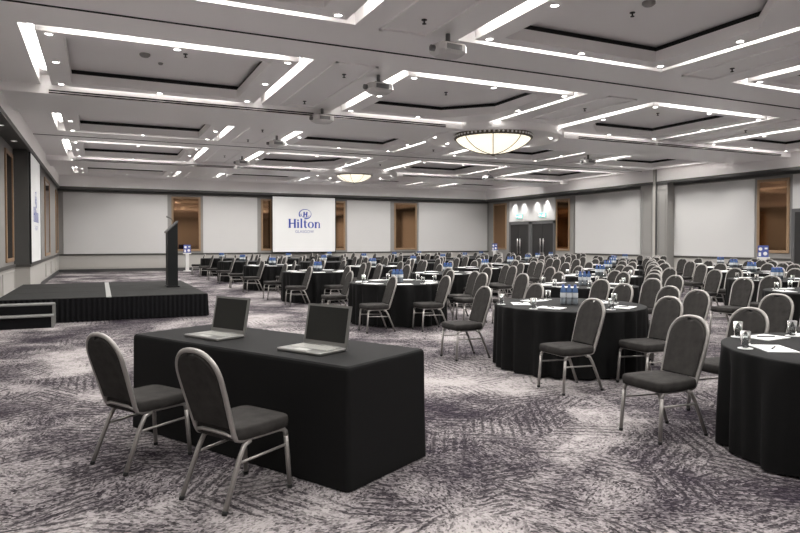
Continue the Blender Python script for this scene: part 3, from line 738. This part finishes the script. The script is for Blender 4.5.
# ------------------------------------------------------------------ round tables
def cloth_mesh(seed, R=.88):
    rnd = random.Random(seed); n = 216; m = MB()
    comps = [(k, rnd.uniform(.5, 1), rnd.uniform(0, 2 * pi)) for k in (11, 15, 19, 24, 31)]
    def fold(a):
        v = sum(w * sin(k * a + p) for k, w, p in comps) / 2.0
        return min(1, abs(v) ** .75) * (1 if v > 0 else -1)
    F = [fold(2 * pi * i / n) for i in range(n)]
    hem = [.012 + .012 * max(0, sin(3 * 2 * pi * i / n + seed)) for i in range(n)]
    prof = [(R * .3, .735, 0), (R * .8, .735, 0), (R - .012, .735, 0), (R - .002, .732, 0), (R, .722, .05), (R - .001, .69, .25), (R - .003, .60, .5), (R - .004, .48, .7), (R - .004, .34, .85), (R - .003, .2, .95), (R - .002, .1, 1.0), (R - .002, 0, 1.02)]
    rings = []
    for r, z, f in prof:
        rings.append([((r + F[i] * .045 * f) * cos(2 * pi * i / n), (r + F[i] * .045 * f) * sin(2 * pi * i / n), max(z, hem[i])) for i in range(n)])
    m.loft(rings, 'cloth', smooth=True)
    m.add(rings[0], [tuple(range(n))], 'cloth')
    return m.mesh('round_table')
CLOTH = [cloth_mesh(s) for s in (3, 8, 15)]
TABLES = {0: [(4.80, 2.65), (5.11, 6.09), (4.98, 10.72), (4.95, 15.4), (4.86, 19.7), (4.82, 24.1), (4.8, 28.5)],
          1: [(7.45, 3.65), (7.55, 8.6), (7.5, 13.3), (7.45, 17.8), (7.4, 22.3), (7.3, 26.8)],
          2: [(9.95, 5.95), (9.9, 10.78), (9.9, 15.4), (9.9, 20.0), (9.9, 24.6), (9.9, 29.0)],
          3: [(12.1, 8.25), (12.2, 13.0), (12.3, 17.6), (12.3, 22.2), (12.3, 26.8)],
          4: [(14.45, 10.5), (14.6, 15.35), (14.7, 19.9), (14.7, 24.5), (14.7, 29.0)],
          5: [(16.3, 12.4), (16.9, 17.7), (17.0, 22.3), (17.0, 26.8)],
          6: [(18.3, 14.4), (18.9, 19.2), (19.2, 24.2)]}
SEATS = [('near stage-side place', -.83, -.99), ('near wall-side place', .07, -1.16), ('near end place', 1.13, -.63), ('middle end place', 1.36, .0), ('far end place', 1.18, .63), ('far stage-side place', -.88, .98), ('far wall-side place', .1, 1.18)]
def depth(x, y): return x * .425 + y * .905
def px(x, y):
    return 400 + 639 * (x * .905 - y * .425) / depth(x, y)
# bottle / glass / paper masters
def bottle_parts():
    out = []
    for nm, prof, k in (('bottle_body', [(.001, .001), (.028, .0), (.032, .008), (.031, .03), (.0325, .05), (.031, .075), (.0325, .10), (.0325, .145)], 'water'), ('bottle_shoulder', [(.0325, .145), (.0325, .165), (.028, .185), (.014, .21), (.013, .222)], 'waterf'), ('label', [(.0333, .085), (.0335, .087), (.0335, .138), (.0333, .14)], 'blabel'), ('cap', [(.0155, .212), (.016, .214), (.016, .23), (.014, .233), (.001, .233)], 'cap')):
        m = MB(); m.lathe(prof, k, n=16); out.append((nm, m.mesh(nm)))
    return out
BP = bottle_parts()
m = MB(); m.lathe([(.001, .001), (.032, .002), (.0325, .145)], 'water', n=8); m.lathe([(.0325, .145), (.0325, .165), (.014, .21), (.013, .222)], 'waterf', n=8); m.lathe([(.0335, .08), (.0335, .14)], 'blabel', n=8); m.lathe([(.018, .205), (.018, .235), (.001, .236)], 'cap', n=8)
BSIMPLE = m.mesh('water_bottle')
m = MB(); m.lathe([(.001, .004), (.024, .004), (.03, .012), (.033, .12), (.035, .12), (.032, .008), (.028, .0), (.001, .0)], 'glass', n=20); GLASS = m.mesh('drinking_glass')
m = MB(); m.lathe([(.001, 0), (.05, 0), (.05, .003), (.001, .003)], 'paper', n=20); COAST = m.mesh('paper_coaster')
m = MB(); m.box(-.105, .105, -.148, .148, 0, .006, 'paper'); PAD = m.mesh('notepad')
m = MB(); m.tube([(-.065, 0, .005), (.05, 0, .005), (.07, 0, .005)], .005, 'blackm', 6); PEN = m.mesh('pen')
def put(me, name, loc, rz, label, cat, group):
    o = bpy.data.objects.new(name, me); COL.objects.link(o); o.location = loc; o.rotation_euler = (0, 0, rz); return tag(o, label, cat, group)
chairs = []
CUT = 12.5
SN = lambda nm: nm.replace(' place', ' seat')
for li, tl in TABLES.items():
    for k, (tx, ty) in enumerate(tl):
        td = '%s table of the %s line' % (ORD[k], ORD[li])
        d = depth(tx, ty)
        o = bpy.data.objects.new('round_table', CLOTH[(li + k) % 3]); COL.objects.link(o); o.location = (tx, ty, 0); o.rotation_euler = (0, 0, random.uniform(0, 6.28))
        tag(o, 'round table under floor-length black cloth, %s from the stage' % td, 'table', 'round tables under black cloths')
        first = li == 0 and k == 0
        for nm, sx, sy in SEATS:
            if first and nm in ('near stage-side place', 'near wall-side place', 'near end place', 'middle end place', 'far end place'): continue
            j = .0 if (li == 0 and k < 2) else 1
            x = tx + sx + j * random.uniform(-.02, .02) - (-.022 if first else 0); y = ty + sy + j * random.uniform(-.02, .02) + (-.02 if first else 0)
            if y < .8 or px(x, y) > 860: continue
            if any(math.hypot(x - a, y - b) < .5 for a, b in chairs): continue
            if any(math.hypot(x - a, y - b) < 1.3 for q in TABLES.values() for a, b in q if (a, b) != (tx, ty)): continue
            chairs.append((x, y))
            chair(x, y, radians(random.uniform(-5, 5)) if j else 0, 'grey padded chair, %s, %s' % (nm, td), 'chairs round the tables', depth(x, y) < CUT)
        if px(tx, ty) > 850 and not first: continue
        zt = .7355
        if not first:
            nb = 0
            for a in range(3):
                for b in range(2):
                    lb = 'blue-capped water bottle, %s of its %s, %s' % (ORD[a], ('nearer row', 'farther row')[b], td)
                    c, s_ = cos(radians(-40)), sin(radians(-40)); lx, ly = (a - 1) * .07, (b - .5) * .07
                    p = (tx + lx * c - ly * s_, ty + lx * s_ + ly * c, zt)
                    if d < CUT:
                        t = thing('water_bottle', lb, 'bottle', p, 0, 'water bottles on the round tables')
                        for n2, me in BP:
                            q = bpy.data.objects.new(n2, me); COL.objects.link(q); q.parent = t
                    else: put(BSIMPLE, 'water_bottle', p, 0, lb, 'bottle', 'water bottles on the round tables')
        # place settings
        if first:
            setts = [((4.58, 3.44), (4.75, 3.32)), ((4.14, 3.05), (4.3, 2.95)), ((5.02, 3.29), (5.2, 3.2))]
        elif li == 0 and k == 1:
            setts = [((4.39, 5.83), (4.63, 5.83)), ((4.36, 6.42), (4.6, 6.36)), ((5.26, 6.68), (5.0, 6.62)), ((5.62, 5.88), (5.66, 6.1)), ((5.12, 5.4), (5.42, 5.52))]
        else:
            setts = []
            for a in (205, 255, 305, 0, 50, 100, 152):
                a1 = radians(a); a2 = a1 - .34
                setts.append(((tx + .70 * cos(a2), ty + .70 * sin(a2)), (tx + .66 * cos(a1), ty + .66 * sin(a1))))
        for q, (g, p) in enumerate(setts):
            nm = SEATS[q][0] if not first else ('outer', 'nearest', 'far')[q] + ' place'
            if px(*p) > 840: continue
            if d < 22:
                ang = math.atan2(p[1] - ty, p[0] - tx)
                put(PAD, 'notepad', (p[0], p[1], zt), ang, 'white notepad at the %s, %s' % (nm, td), 'notepad', 'notepads on the round tables')
            if d < 10: put(PEN, 'pen', (p[0], p[1], zt + .0062), ang + 1.0, 'dark pen on the notepad at the %s, %s' % (nm, td), 'pen', 'pens on the notepads')
            if d < 15:
                put(COAST, 'paper_coaster', (g[0], g[1], zt), 0, 'round white coaster under a glass, %s, %s' % (nm, td), 'coaster', 'coasters on the round tables')
                put(GLASS, 'drinking_glass', (g[0], g[1], zt + .0033), 0, 'upright clear tumbler, %s, %s' % (nm, td), 'glass', 'tumblers on the round tables')
print('chairs', len(chairs))
